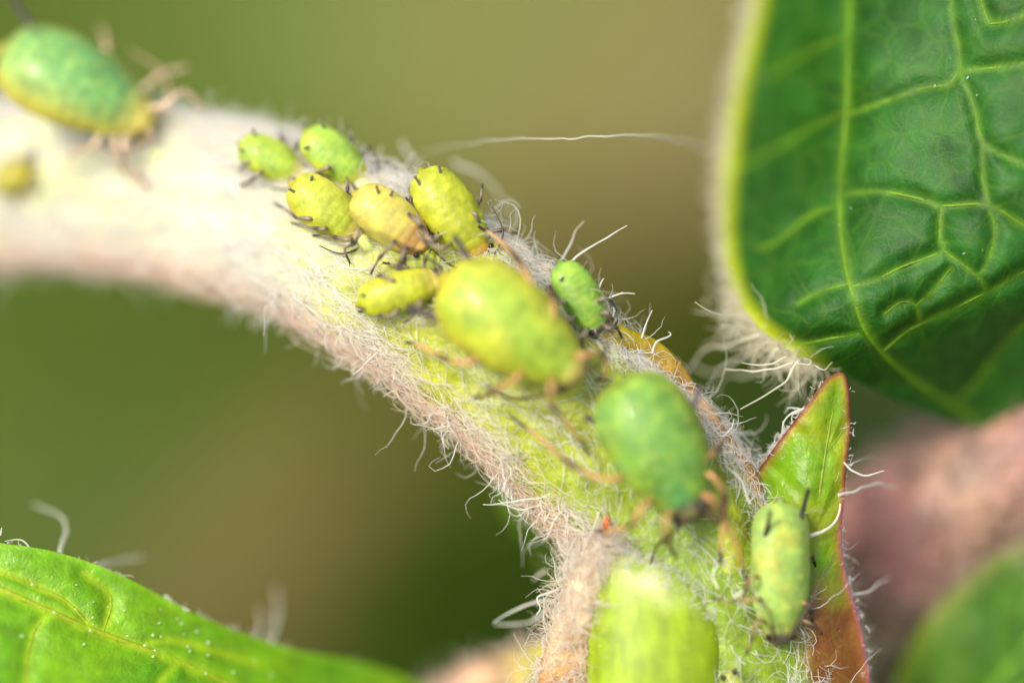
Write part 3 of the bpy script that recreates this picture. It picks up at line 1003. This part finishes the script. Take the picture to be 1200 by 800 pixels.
def fringe(th, path, depth, num, L, R, out, col=HAIRW, curl=0.4, segs=7, name="hair_fringe", spread=4.0, wob=.22, kind="stuff"):
    """Fine hairs along a picture path; out = -1 or 1 picks the side."""
    A = crom(np.array(path, float), 12)
    T = unit(np.gradient(A, axis=0))
    Nrm = np.stack([T[:, 1], -T[:, 0]], 1) * out
    i = rng.integers(0, len(A), num)
    q = A[i] + rng.normal(size=(num, 2)) * spread
    z = depth(q[:, 0], q[:, 1])
    P = np.array([W(a[0], a[1], b) for a, b in zip(q, z)])
    D = np.column_stack([Nrm[i, 0], -Nrm[i, 1], np.zeros(num)]) + 0.55 * rng.normal(size=(num, 3)) \
        + np.column_stack([T[i, 0], -T[i, 1], np.zeros(num)]) * (0.7 * rng.normal(size=num))[:, None]
    V, F, C = hairs(P, D, rng.uniform(*L, num), rng.uniform(*R, num), curl=curl, wob=wob, segs=segs, col=col)
    th.part(name, V, F, C, M_HAIR, kind=kind)

# --- the big dark leaf at the upper right
def big_leaf():
    depth = tps([(880, -200, -3.2), (888, 0, -2.9), (860, 120, -2.8), (848, 240, -2.4), (858, 330, -1.4), (886, 382, -0.75),
                 (930, 412, -0.45), (960, 428, -0.5), (940, 60, -1.9), (940, 180, -1.6), (930, 300, -0.75), (1000, 60, -0.85),
                 (1000, 180, -0.6), (990, 280, -0.3), (1000, 350, 0.05), (940, 375, -0.2), (1010, 400, -0.15), (1100, 60, -0.25), (1100, 200, 0.0), (1100, 310, 0.05),
                 (1190, 40, 0.25), (1190, 200, 0.3), (1190, 320, 0.05), (1080, 385, -0.35), (1150, 350, -0.1), (1060, 440, -0.9),
                 (1100, 450, -1.3), (1150, 420, -1.3), (1150, 490, -2.0), (1220, 430, -1.5), (1330, 250, -0.2), (1330, 0, 0.2), (1300, -200, 0)])
    out = [(900, -260), (894, -100), (886, 0), (872, 60), (860, 120), (852, 180), (847, 240), (850, 296), (862, 344), (886, 380),
           (920, 406), (960, 428), (1004, 446), (1050, 468), (1100, 490), (1146, 500), (1200, 486), (1290, 430), (1400, 280),
           (1440, 20), (1380, -220), (1150, -330)]
    veins = [([(1000, -150), (996, 0), (992, 130), (986, 200), (985, 250), (990, 300), (1000, 345), (1014, 385), (1036, 414), (1070, 444), (1110, 470), (1140, 488)], 2.4, 8),
             ([(991, 135), (1040, 118), (1080, 104), (1112, 99), (1126, 84), (1160, 80), (1200, 74), (1260, 60)], 2.8, 1.8),
             ([(985, 228), (1030, 224), (1075, 232), (1104, 241), (1158, 240), (1200, 264), (1240, 280)], 3.0, 1.8),
             ([(985, 240), (950, 252), (915, 280), (890, 292)], 2.8, 1.4),
             ([(998, 336), (1030, 326), (1056, 313), (1100, 296), (1106, 284)], 2.8, 1.6),
             ([(996, 332), (960, 342), (935, 356)], 2.0, 1.0),
             ([(1006, 390), (975, 396), (945, 402), (918, 404)], 2.6, 1.4),
             ([(1036, 410), (1062, 388), (1080, 379), (1120, 360), (1156, 342), (1200, 318), (1250, 300)], 2.6, 1.6),
             ([(1078, 379), (1073, 358), (1056, 354), (1036, 368)], 1.4, 0.8), ([(1073, 358), (1095, 338), (1115, 314)], 1.3, 0.8),
             ([(1156, 342), (1146, 324), (1126, 308), (1104, 290), (1102, 262), (1104, 241)], 1.8, 1.4),
             ([(1126, 84), (1124, 56), (1118, 30), (1114, -10)], 2.0, 1.2),
             ([(1160, 28), (1176, 26), (1200, 18), (1240, 0)], 2.2, 1.6), ([(1160, 28), (1152, 8), (1146, -20)], 1.8, 1.4),
             ([(1126, 88), (1142, 126), (1152, 166), (1180, 184), (1206, 196)], 1.5, 1.2),
             ([(1158, 240), (1152, 205), (1152, 168)], 1.2, 0.9), ([(992, 130), (950, 150), (900, 180), (866, 196)], 1.8, 1.0),
             ([(1158, 240), (1166, 270), (1158, 304), (1146, 324)], 1.2, 0.8),
             ([(994, 40), (950, 60), (900, 90)], 1.4, 0.9),
             ([(1120, 472), (1150, 440), (1170, 410), (1200, 380)], 4.0, 1.8)]
    def colf(Q, vd, md):
        dark, mid, sheen = lin(22, 72, 3), lin(32, 86, 6), lin(46, 104, 34)
        n1 = np.array([nz((q[0] / 100, q[1] / 100, 0), 1.1, 3) for q in Q])
        n2 = np.array([nz((q[0] / 100, q[1] / 100, 0), 3.5, 6) for q in Q])
        k = np.clip(0.5 + n1 * 0.9 + n2 * 0.5, 0, 1)[:, None]
        c = dark * (1 - k) + mid * k
        k = np.clip((Q[:, 0] - 960) / 260 * 0.5 + n1 * 0.5 + n2 * 0.4, 0, 0.8)[:, None]
        c = c * (1 - k) + sheen * k  # bluish sheen painted into the blade colour, stronger towards the right
        v = np.exp(-(vd / 5.5) ** 2)[:, None] * 0.75
        c = c * (1 - v) + lin(84, 124, 20) * v
        e = np.clip(1 - md / 20, 0, 1)[:, None] * np.clip((980 - Q[:, 0]) / 60, 0, 1)[:, None]
        c = c * (1 - e) + lin(176, 190, 20) * e
        return c
    th = Thing("dark_green_leaf", "large dark green veined leaf with a downy pale rim filling the upper right", "leaf", W(1140, 490, -2.0))
    o, O = leaf(th, out, depth, (1090, 160), veins, colf, M_LEAF, rings=130, sub=14, puff=0.085, pw=15, thick=0.07, wav=0.03,
                veincol=lin(96, 138, 14), vein_k=0.62)
    path = [(892, -60), (886, 0), (872, 60), (860, 120), (852, 180), (847, 240), (850, 296), (862, 344), (886, 380), (920, 406), (960, 428)]
    dd = lambda x, y: depth(x, y) - 0.03
    fringe(th, path, dd, 1100, (0.07, 0.28), (0.006, 0.011), -1, col=lin(250, 244, 220), spread=5, curl=.35)
    fringe(th, path[7:], dd, 160, (0.3, 0.75), (0.006, 0.011), -1, col=lin(240, 234, 210), spread=5)
    for pts, r in [
        ([(832, 177, -1.9), (800, 166, -1.3), (760, 159, -.5), (700, 160, 0.0), (650, 163, .15), (590, 163, .5), (540, 170, 1.0), (490, 180, 1.6)], 2.2),
        ([(872, 374, -.7), (852, 370, -.4), (832, 364, -.1), (814, 352, 0)], 1.9), ([(866, 384, -.5), (854, 381, -.3), (845, 380, -.2)], 1.7),
        ([(936, 424, 0), (920, 447, 0), (900, 462, .05), (870, 479, .1)], 2.1), ([(930, 426, 0), (900, 434, 0), (875, 434, -.1), (850, 432, -.3)], 2.0),
        ([(920, 420, 0), (895, 429, 0), (880, 426, 0), (870, 424, 0)], 1.6), ([(890, 392, -.4), (850, 406, -.8), (828, 408, -1), (806, 434, -1)], 2.6),
        ([(900, 400, -.5), (870, 416, -1), (840, 436, -1.4), (812, 430, -1.7)], 2.8), ([(930, 424, -.1), (946, 428, .1), (950, 422, .15), (940, 418, .15)], 1.3),
        ([(910, 410, -.4), (880, 440, -1.2), (850, 440, -1.6), (836, 470, -1.8)], 2.8), ([(955, 428, 0), (968, 432, .1), (975, 424, .2)], 1.2)]:
        strand(th, pts, r, col=lin(238, 234, 214))
    # bright specks: pale slivers modelled to stand in for glints on the blade
    for _ in range(16):
        q = np.array((rng.uniform(960, 1195), rng.uniform(15, 400)))
        if rng.uniform() < 0.5:
            q = np.array((rng.uniform(1090, 1198), rng.uniform(0, 330)))
        z = depth(*q) + 0.12
        a_ = rng.uniform(0, 3.14)
        l_ = rng.uniform(.004, .022)
        c_ = W(q[0], q[1], z - .05)
        dv_ = np.array((math.cos(a_), math.sin(a_), 0.3)) * l_
        v = tube([c_ - dv_, c_, c_ + dv_], [.003, rng.uniform(.005, .012), .003], lin(225, 235, 225), n=6, sub=2)
        th.part("speck", *v, M_HAIR)
big_leaf()

# --- bright leaf at the lower left
def low_left_leaf():
    depth = tps([(-200, 640, 0.3), (0, 640, 0.0), (120, 670, -0.2), (220, 715, -0.6), (320, 752, -1.2), (440, 785, -2.0), (540, 840, -2.6),
                 (0, 740, 0.45), (120, 740, 0.0), (250, 790, -0.4), (0, 850, 1.0), (200, 900, 0.5), (400, 950, -0.5), (-200, 900, 1.5)])
    out = [(-260, 690), (-150, 640), (-60, 630), (0, 636), (60, 645), (120, 664), (170, 688), (220, 714), (280, 740), (350, 762), (430, 778),
           (500, 808), (560, 870), (480, 980), (300, 1060), (60, 1080), (-200, 960)]
    veins = [([(-120, 650), (-40, 676), (0, 690), (60, 716), (110, 738), (160, 756), (210, 775), (260, 797), (320, 830), (400, 890)], 4.5, 3.0),
             ([(110, 738), (80, 706), (50, 690), (20, 676), (-20, 664)], 2.2, 1.2), ([(210, 775), (190, 795), (176, 820)], 2.2, 1.4),
             ([(160, 756), (200, 750), (250, 762), (300, 778)], 1.4, 0.8), ([(60, 716), (40, 740), (30, 790), (40, 840)], 1.6, 1.0),
             ([(120, 742), (130, 700), (100, 672)], 1.2, 0.8)]
    def colf(Q, vd, md):
        n1 = np.array([nz((q[0] / 100, q[1] / 100, 0), 1.4, 13) for q in Q])
        k = np.clip(0.5 + n1, 0, 1)[:, None]
        c = lin(92, 156, 4) * (1 - k) + lin(120, 172, 8) * k
        v = np.exp(-(vd / 7) ** 2)[:, None] * 0.55
        c = c * (1 - v) + lin(180, 210, 30) * v
        e = np.clip(1 - md / 10, 0, 1)[:, None] * 0.5
        return c * (1 - e) + lin(150, 210, 30) * e
    th = Thing("bright_green_leaf", "bright lime green leaf with a yellow-orange vein in the lower left corner", "leaf", W(300, 1050, 0))
    leaf(th, out, depth, (120, 830), veins, colf, M_YLEAF, rings=90, sub=12, puff=0.07, pw=18, wav=0.03, seed=4, veincol=lin(158, 180, 24), vein_k=0.7)
    path = [(-60, 630), (0, 636), (60, 645), (120, 664), (170, 688), (220, 714), (280, 740), (350, 762), (430, 778)]
    fringe(th, path, lambda x, y: depth(x, y) - .02, 90, (0.06, 0.28), (0.005, 0.009), -1)
    for pts, r in [([(70, 646, -.4), (76, 622, -.8), (70, 604, -1.1), (40, 590, -1.4)], 3.4), ([(38, 646, 0), (24, 634, 0), (6, 634, 0)], 1.6),
                   ([(110, 664, -.6), (140, 656, -1.4), (168, 652, -1.6)], 4.0), ([(318, 752, -1.4), (326, 720, -2), (324, 690, -2.4)], 4.0),
                   ([(300, 748, -1.3), (308, 728, -2), (304, 712, -2.2)], 3.5), ([(0, 626, 0), (2, 618, 0)], 1.6), ([(196, 700, -.5), (214, 712, -.5), (222, 716, -.4)], 3)]:
        strand(th, pts, r, col=lin(232, 234, 220))
    for _ in range(40):
        q = np.array((rng.uniform(0, 330), 0))
        q[1] = np.interp(q[0], [0, 120, 330], [650, 680, 765]) + rng.uniform(4, 90)
        v = ball(W(q[0], q[1], depth(*q) + 0.09), rng.uniform(.008, .022), lin(225, 240, 215), 6, 5)
        th.part("speck", *v, M_HAIR)
low_left_leaf()

# --- blurred leaf at the lower right
def low_right_leaf():
    depth = tps([(1040, 830, -2.8), (1100, 700, -2.6), (1200, 620, -2.4), (1300, 600, -2.2), (1200, 750, -2.3), (1350, 800, -2.0), (1150, 900, -2.6)])
    out = [(1030, 900), (1046, 810), (1070, 748), (1104, 702), (1150, 658), (1210, 624), (1300, 600), (1400, 680), (1380, 860), (1220, 980), (1090, 980)]
    veins = [([(1060, 960), (1130, 850), (1200, 760), (1280, 660)], 6, 3), ([(1150, 825), (1220, 800), (1300, 780)], 3, 1.5), ([(1180, 785), (1170, 730), (1180, 680)], 2.5, 1.2)]
    def colf(Q, vd, md):
        n1 = np.array([nz((q[0] / 100, q[1] / 100, 0), 1.4, 23) for q in Q])
        k = np.clip(0.5 + n1, 0, 1)[:, None]
        c = lin(54, 100, 8) * (1 - k) + lin(74, 120, 12) * k
        e = np.clip(1 - md / 26, 0, 1)[:, None]
        return c * (1 - e) + lin(150, 176, 40) * e
    th = Thing("blurred_green_leaf", "dark green out-of-focus leaf in the lower right corner below the pink stem", "leaf", W(1090, 970, -2.5))
    leaf(th, out, depth, (1210, 790), veins, colf, M_LEAF, rings=50, sub=8, puff=0.08, pw=20, seed=8, veincol=lin(110, 160, 30))
low_right_leaf()

# ------------------------------------------------------------------ node: leaflet, bud, stipule, side shoots
def leaflet():
    depth = tps([(984, 436, 0.05), (950, 500, 0.1), (995, 500, -0.05), (900, 552, -0.15), (950, 570, 0.12), (990, 580, -0.08), (920, 650, 0.05), (985, 660, -0.15),
                 (1000, 720, -0.25), (950, 730, 0.0), (1016, 800, -0.4), (940, 800, -0.05), (870, 650, -0.3), (880, 850, -0.3), (1010, 900, -0.6)])
    out = [(984, 435), (992, 442), (996, 470), (996, 510), (992, 550), (989, 590), (986, 630), (992, 675), (1004, 715), (1014, 760), (1022, 820), (1028, 900),
           (960, 930), (890, 900), (866, 800), (856, 700), (862, 620), (884, 560), (906, 526), (930, 494), (950, 468), (968, 444)]
    veins = [([(930, 900), (938, 780), (950, 680), (958, 600), (966, 540), (976, 480), (982, 450)], 2.6, 1.0), ([(955, 620), (975, 590), (988, 570)], 1.2, .7),
             ([(958, 600), (930, 570), (905, 548)], 1.2, .7), ([(966, 540), (946, 516), (932, 502)], 1.0, .6), ([(968, 530), (984, 510), (992, 496)], 1.0, .6)]
    def colf(Q, vd, md):
        n1 = np.array([nz((q[0] / 100, q[1] / 100, 0), 2.5, 33) for q in Q])
        k = np.clip(0.5 + n1, 0, 1)[:, None]
        c = lin(112, 160, 8) * (1 - k) + lin(152, 168, 16) * k
        b = np.clip((Q[:, 1] + n1 * 40 - 640) / 70, 0, 1)[:, None] * np.clip((Q[:, 0] - 915) / 40, 0, 1)[:, None]
        c = c * (1 - b) + lin(132, 82, 30) * b
        s = np.clip((Q[:, 1] + n1 * 30 - 700) / 60, 0, 1)[:, None] * np.clip((955 - Q[:, 0]) / 30, 0, 1)[:, None] * .5
        c = c * (1 - s) + lin(206, 196, 120) * s
        e1 = np.clip(1 - md / 14, 0, 1)[:, None] * 0.6
        c = c * (1 - e1) + lin(196, 120, 50) * e1
        e = np.clip(1.25 - md / 4.5, 0, 1)[:, None]
        red = lin(120, 34, 44)
        pk = np.clip((Q[:, 1] - 560) / 60, 0, 1)[:, None]
        red = red * (1 - pk) + lin(180, 100, 110) * pk
        return c * (1 - e) + red * e
    th = Thing("red_edged_leaflet", "small pointed yellow-green leaflet with a dark red edge right of the stem", "leaflet", W(930, 900, -0.3))
    leaf(th, out, depth, (940, 690), veins, colf, M_YLEAF, rings=80, sub=12, puff=0.03, pw=10, wav=0.03, seed=6, veincol=lin(140, 164, 36), thick=0.08, vein_k=0.8)
    rim = [(968, 444), (950, 468), (930, 494), (906, 526), (884, 560)]
    fringe(th, rim, lambda x, y: depth(x, y), 60, (0.05, 0.2), (0.004, 0.008), 1)
    fringe(th, rim[2:], lambda x, y: depth(x, y) - .2, 130, (0.15, 0.4), (0.004, 0.008), 1)
    rim2 = [(992, 442), (996, 500), (992, 550), (989, 590), (986, 640), (992, 675), (1004, 715), (1014, 760), (1022, 820)]
    fringe(th, rim2, lambda x, y: depth(x, y), 160, (0.05, 0.16), (0.004, 0.008), -1)
    fringe(th, rim2[4:], lambda x, y: depth(x, y) - .3, 420, (0.15, 0.42), (0.005, 0.009), -1, col=lin(236, 224, 206))
    for pts, r in [([(990, 543, 0), (998, 552, 0), (1016, 556, 0), (1036, 552, 0)], 2.0), ([(984, 580, 0), (1004, 574, -.2), (1028, 566, -.5), (1052, 570, -.8)], 2.4),
                   ([(946, 477, .05), (930, 484, .05), (918, 494, .1), (915, 508, .1)], 1.6), ([(944, 482, 0), (930, 486, 0), (928, 498, 0)], 1.5),
                   ([(942, 480, -.1), (926, 478, -.2), (918, 484, -.3)], 1.4), ([(940, 630, .2), (962, 624, .15), (978, 612, .1), (985, 590, .05)], 3.2),
                   ([(996, 545, 0), (1008, 538, -.3), (1024, 536, -.8)], 1.2), ([(990, 700, -.2), (1020, 690, -.5), (1044, 676, -1)], 2.2)]:
        strand(th, pts, r)
leaflet()

def bud():
    th = Thing("green_bud", "smooth bright green bud with a pale downy top at the bottom of the stem", "bud", W(765, 930, 0.2))
    n, m = 64, 60
    prof = np.array([(960, 700, 838), (900, 692, 843), (840, 689, 846), (790, 688, 846), (750, 689, 843), (718, 692, 835), (694, 695, 823),
                     (675, 699, 807), (661, 702, 790), (651, 705, 772), (645, 708, 754), (641, 710, 738), (639, 715, 728)], float)
    prof = crom(prof, 5)
    m = len(prof)
    V, C = [], []
    for i in range(m):
        y0, xl, xr = prof[i]
        t = np.interp(y0, [641, 960], [1, 0])
        cx, s = (xl + xr) / 2, (xr - xl) / 2
        for j in range(n):
            a = 2 * math.pi * j / n
            x = cx + s * math.cos(a)
            y = y0
            z = 0.16 + s / 100 * math.sin(a) * 0.58
            p = W(x, y, z)
            p = p + 0.02 * nz(p, 2.2, 5)
            V.append(p)
            nn = nz((x / 100, y / 100, z), 3, 9)
            n3 = nz((x / 10, y / 60, z), 1.4, 9)
            col = lin(110, 146, 0) * (1 - .5) + lin(148, 164, 0) * .5
            col = col * (1 + 0.32 * n3)
            yt = np.interp(x, prof[::-1, 2], prof[::-1, 0])
            dt = y - yt
            u1, u2 = (x - 768) * 0.86 + (y - 684) * 0.5, -(x - 768) * 0.5 + (y - 684) * 0.86
            kp = math.exp(-((u1 / 44) ** 2 + (u2 / 17) ** 2)) * np.clip(0.85 + 1.6 * nn, 0.1, 1) * 0.8 * (math.sin(a) > -0.1)
            col = col * (1 - kp) + lin(206, 212, 150) * kp
            ky = np.clip(1 - dt / 9, 0, 1) * np.clip((x - 735) / 22, 0, 1) * np.clip((720 - y) / 20, 0, 1) * .7
            col = col * (1 - ky) + lin(176, 150, 20) * ky
            C.append(col)
    F = [(i * n + j, i * n + (j + 1) % n, (i + 1) * n + (j + 1) % n, (i + 1) * n + j) for i in range(m - 1) for j in range(n)]
    F.append(tuple(range(n))[::-1])
    th.part("bud_scale", np.array(V), F, np.array(C), M_BUD)
    # down on the upper right shoulder
    V = np.array(V).reshape(m, n, 3)
    i = rng.integers(int(m * .40), int(m * .97), 700)
    j = rng.integers(0, n // 3, 700)
    yt = np.interp(V[i, j][:, 0] * 100 + 600, prof[::-1, 2], prof[::-1, 0])
    keep = (V[i, j][:, 0] > (722 - 600) / 100) & ((400 - V[i, j][:, 1] * 100) - yt < 34)
    P = V[i, j][keep]
    D = rng.normal(size=(len(P), 3)) * .6 + np.array((.6, .3, .35))
    v = hairs(P, D, rng.uniform(.05, .2, len(P)), rng.uniform(.004, .008, len(P)), segs=5, col=HAIRW)
    th.part("down", *v, M_HAIR, kind="stuff")
    # pale pimples on the scale
    for _ in range(60):
        i, j = rng.integers(int(m * .3), int(m * .8)), rng.integers(4, n // 2 - 4)
        v = ball(V[i, j], rng.uniform(.008, .018), lin(170, 190, 60), 6, 5)
        th.part("speck", *v, M_BUD)
bud()

def stipule():
    th = Thing("woolly_stipule", "tan woolly stipule with a tiny orange tip, left of the green bud", "stipule", W(650, 900, 0))
    pts = [(712, 606, .30), (711, 622, .28), (704, 644, .22), (694, 672, .2), (684, 706, .15), (674, 744, .1), (664, 790, .0), (655, 850, -.1), (650, 910, -.2)]
    rad = [.03, .06, .12, .19, .25, .28, .29, .32, .34]
    cols = [lin(214, 90, 10), lin(220, 130, 50), lin(216, 194, 150), lin(214, 192, 150), lin(210, 186, 144), lin(198, 166, 120), lin(180, 140, 84), lin(180, 130, 60), lin(180, 130, 60)]
    P = [W(*p) for p in pts]
    V, F, C = tube(P, rad, cols, n=28, sub=8, flat=0.55)
    V = V + unit(V - np.repeat(V.reshape(-1, 28, 3).mean(1), 28, axis=0)) * np.array([0.09 * nz(v, 3.2, 2) for v in V])[:, None]
    body = th.part("blade", V, F, C, M_STEM)
    v = tube([W(710, 617, .40), W(711, 612, .42), W(711, 609, .43)], [.032, .037, .032], lin(186, 84, 10), n=12, sub=3)
    th.part("orange_tip", *v, M_BUD, label="bright orange rounded tip")
    k = rng.integers(28 * 14, len(V) - 40, 2600)
    Pp = V[k]
    ctr = np.repeat(crom(np.array(P), 8), 28, axis=0)
    n_ring = len(ctr) // 28
    cc = crom(np.array(P), 8)
    near = cc[np.argmin(((Pp[:, None] - cc[None]) ** 2).sum(-1), 1)]
    nrm = unit(Pp - near)
    D = nrm * 0.22 + np.array((0.15, 0.5, 0.05)) + rng.normal(size=Pp.shape) * .6
    L = rng.uniform(.2, .7, len(Pp))
    tk = rng.uniform(0.1, .8, (len(Pp), 1))
    v = hairs(Pp, D, L, rng.uniform(.005, .0095, len(Pp)), curl=.5, wob=.26, segs=9, col=HAIRW * (1 - tk) + HAIRT * tk)
    th.part("hair_coat", *v, M_HAIR, kind="stuff")
    for pts, r, d in [([(650, 702), (624, 706), (600, 716), (578, 729)], 2.2, -.5), ([(640, 715), (618, 728), (600, 732), (580, 730)], 2.4, -.8),
                      ([(655, 690), (630, 700), (634, 712), (629, 720)], 1.7, 0), ([(662, 650), (655, 640), (650, 624)], 1.5, 0),
                      ([(640, 668), (630, 672), (624, 678)], 2.4, -.8)]:
        strand(th, pts, r, d)
stipule()

def shoot(name, label, pts, rad, cols, base, nh, hl=(.15, .4), hc=None, cat="stem"):
    th = Thing(name, label, cat, base)
    P = np.array([W(*p) for p in pts])
    V, F, C = tube(P, rad, cols, n=40, sub=10)
    V = V + np.array([0.06 * nz(v, 1.7, 2) for v in V])[:, None]
    C = C * np.array([1 + 0.7 * nz(v, 1.9, 7) for v in V])[:, None]
    th.part("skin", V, F, C, M_STEM)
    k = rng.integers(0, len(V), nh)
    cc = crom(P, 10)
    near = cc[np.argmin(((V[k][:, None] - cc[None]) ** 2).sum(-1), 1)]
    nrm = unit(V[k] - near)
    D = nrm + rng.normal(size=nrm.shape) * .7
    v = hairs(V[k], D, rng.uniform(*hl, nh), rng.uniform(.006, .011, nh), segs=6, col=HAIRT if hc is None else hc)
    th.part("hair_coat", *v, M_HAIR, kind="stuff")
    return th

shoot("pink_stem", "blurred dusty pink downy stem behind the red-edged leaflet", 
      [(1330, 440, -2.6), (1230, 516, -2.7), (1130, 580, -2.8), (1060, 630, -3.0), (1008, 720, -3.6), (970, 850, -4.5)], [.95, .95, .92, .90, .9, .9],
      [lin(160, 88, 80), lin(156, 106, 94), lin(146, 116, 94), lin(160, 110, 102), lin(116, 112, 76), lin(96, 108, 62)], W(970, 850, -4.5), 4200, hl=(.2, .6), hc=lin(230, 206, 190))
shoot("side_shoot", "blurred pinkish side shoot at the bottom, left of the woolly stipule",
      [(700, 770, -1.0), (650, 785, -1.4), (600, 800, -1.9), (540, 830, -2.6), (470, 880, -3.4)], [.3, .38, .42, .46, .5],
      [lin(140, 150, 24), lin(150, 146, 44), lin(180, 144, 108), lin(180, 150, 126), lin(176, 146, 126)], W(700, 770, -1.0), 900, hc=lin(236, 222, 206))

def far_bud():
    th = Thing("blurred_bud", "faint pale green bud, far out of focus, just left of the lower stem", "bud", W(622, 610, -4.5))
    P = [W(622, 615, -4.6), W(620, 594, -4.5), W(616, 572, -4.4), W(610, 552, -4.3), W(606, 540, -4.2)]
    v = tube(P, [.10, .24, .27, .18, .06], lin(120, 160, 50), n=16, sub=5)
    th.part("bud_scale", *v, M_BUD)
    v = tube([W(622, 610, -4.6), W(650, 660, -4.9), W(690, 740, -4.8), (W(740, 860, -4.4))], .07, lin(100, 130, 40), n=10, sub=5)
    th.part("stalk", *v, M_STEM)
far_bud()
